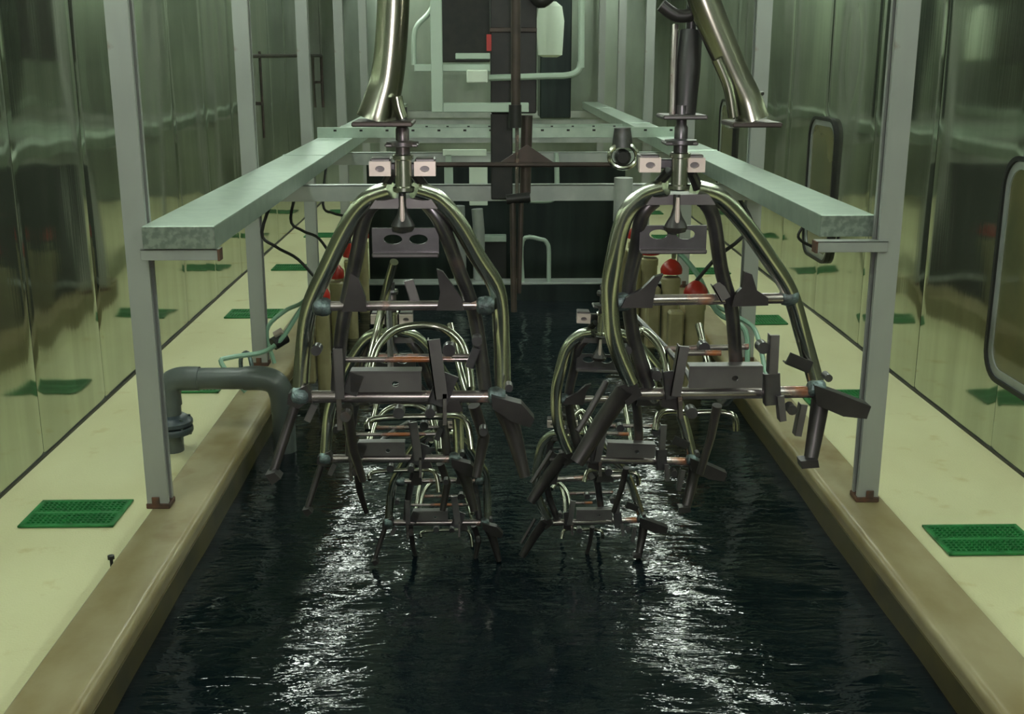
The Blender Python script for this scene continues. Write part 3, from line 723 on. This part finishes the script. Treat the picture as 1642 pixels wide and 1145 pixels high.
cable3([(-1.10,7.0,TB),U(466,350,7.0),U(485,370,7.0),U(512,383,6.95),(-.90,6.85,zc+.03)],'black cable drooping from the left tray to the second left electrode')
cable3([(-1.08,8.0,TB),U(518,328,7.9),U(535,342,7.8),U(560,352,7.7),(-.90,7.6,zc+.03)],'black cable drooping from the left tray to the third left electrode')
cable3([(1.35,6.35,TB),U(1205,355,6.3),U(1185,385,6.3),U(1150,412,6.28),(1.18,6.25,zc+.03)],'black cable from the right tray down to the nearest right electrode',.011)
cable3([(1.30,4.6,TB+.015),U(1280,380,4.6),U(1300,394,4.6),U(1335,402,4.6),(1.45,4.6,TB+.015)],'thin cable loop under the near end of the right tray',.006)
HS=[(-1.25,5.75,CURB+.012),U(355,583,5.75),U(370,573,5.8),U(420,565,5.9),U(450,545,5.9),U(480,500,6.05),(-.945,6.15,zc-.02)]
single('water_hose', MB().tube(HS,.013,8),'hose','pale green hose over the left rim behind the grey pipe','hose','pale green hoses')
single('water_hose', MB().tube([(-1.2,6.32,CURB+.012),U(428,530,6.32),U(455,500,6.32),U(485,485,6.3),(-.95,6.22,zc)],.012,8),'hose','pale green hose beside the nearest left electrode, higher one','hose','pale green hoses')
single('water_hose', MB().tube([(1.15,6.85,zc+.06),U(1085,402,6.6),U(1118,440,6.4),U(1150,500,6.2),U(1195,530,6.1),(1.44,6.0,CURB+.015),(1.50,5.9,CURB+.015)],.015,8),'hose','pale green hose running down to the right rim','hose','pale green hoses')
single('water_hose', MB().tube([(1.25,6.30,zc-.1),U(1195,515,6.2),U(1215,540,6.0),(1.50,5.75,CURB+.013),(1.55,5.6,CURB+.013)],.013,8),'hose','shorter pale green hose ending at the right rim','hose','pale green hoses')
cn=Thing('hose_connector',U(445,548,5.9),'black hose connector with a pale piece added as its glint, by the left rim','connector')
cn.part('barrel', MB().tube([U(438,552,5.9),U(458,540,5.95)],.035,12,False),'dark'); cn.part('glint_piece', MB().tube([U(440,537,5.86),U(452,530,5.86)],.017,12,False),'pinkmetal')  # pale tube added above the barrel as its glint

single('wall_pipe', MB().tube([(WL+.05,10.9,1.10),(WL+.05,10.9,1.88)],.012,8,False).tube([(WL+.05,10.4,1.84),(WL+.05,15.0,1.84),(WL+.05,15.0,1.2)],.018,8,False).box((WL,10.85,1.4),(WL+.05,10.95,1.43)).box((WL,14.9,1.5),(WL+.05,15.05,1.53)),'brown','thin brown pipe running along the far left wall','pipe')
# ================================================================== lights
def light_row(X,side,ys):
    for y in ys:
        t=Thing('fluorescent_light',(X,y,3.30),'white fluorescent fitting hung under the tunnel roof','light','fluorescent fittings under the roof')
        t.part('housing', MB().box((X-.12,y-.65,3.30),(X+.12,y+.65,3.38),.01),'whitebox')
        t.part('diffuser', MB().box((X-.07,y-.62,3.265),(X+.07,y+.62,3.30),.008),'tube')
        t.part('drop_rod', MB().tube([(X,y-.5,3.38),(X,y-.5,CEIL)],.008,6,False).tube([(X,y+.5,3.38),(X,y+.5,CEIL)],.008,6,False),'beam')
light_row(-1.55,-1,[-2.2+2.6*k for k in range(7)])
light_row(1.85,1,[-2.9+2.6*k for k in range(7)])
# unseen baffles, added to keep the fittings' wall reflections off the liquid
struct('added_baffle_1', MB().box((-1.70,Y0,2.80),(-1.69,YEND,CEIL)), 'ceiling', smooth=False)
struct('added_baffle_2', MB().box((1.99,Y0,2.80),(2.00,YEND,CEIL)), 'ceiling', smooth=False)
struct('seam_strip_left', MB().box((WL-.002,Y0,0),(WL+.008,YEND,.014)), 'black', smooth=False)  # thin dark strip added to draw the seam of floor and left wall
struct('seam_strip_right', MB().box((WR-.008,Y0,0),(WR+.002,YEND,.014)), 'black', smooth=False)  # same drawn seam line along the right wall
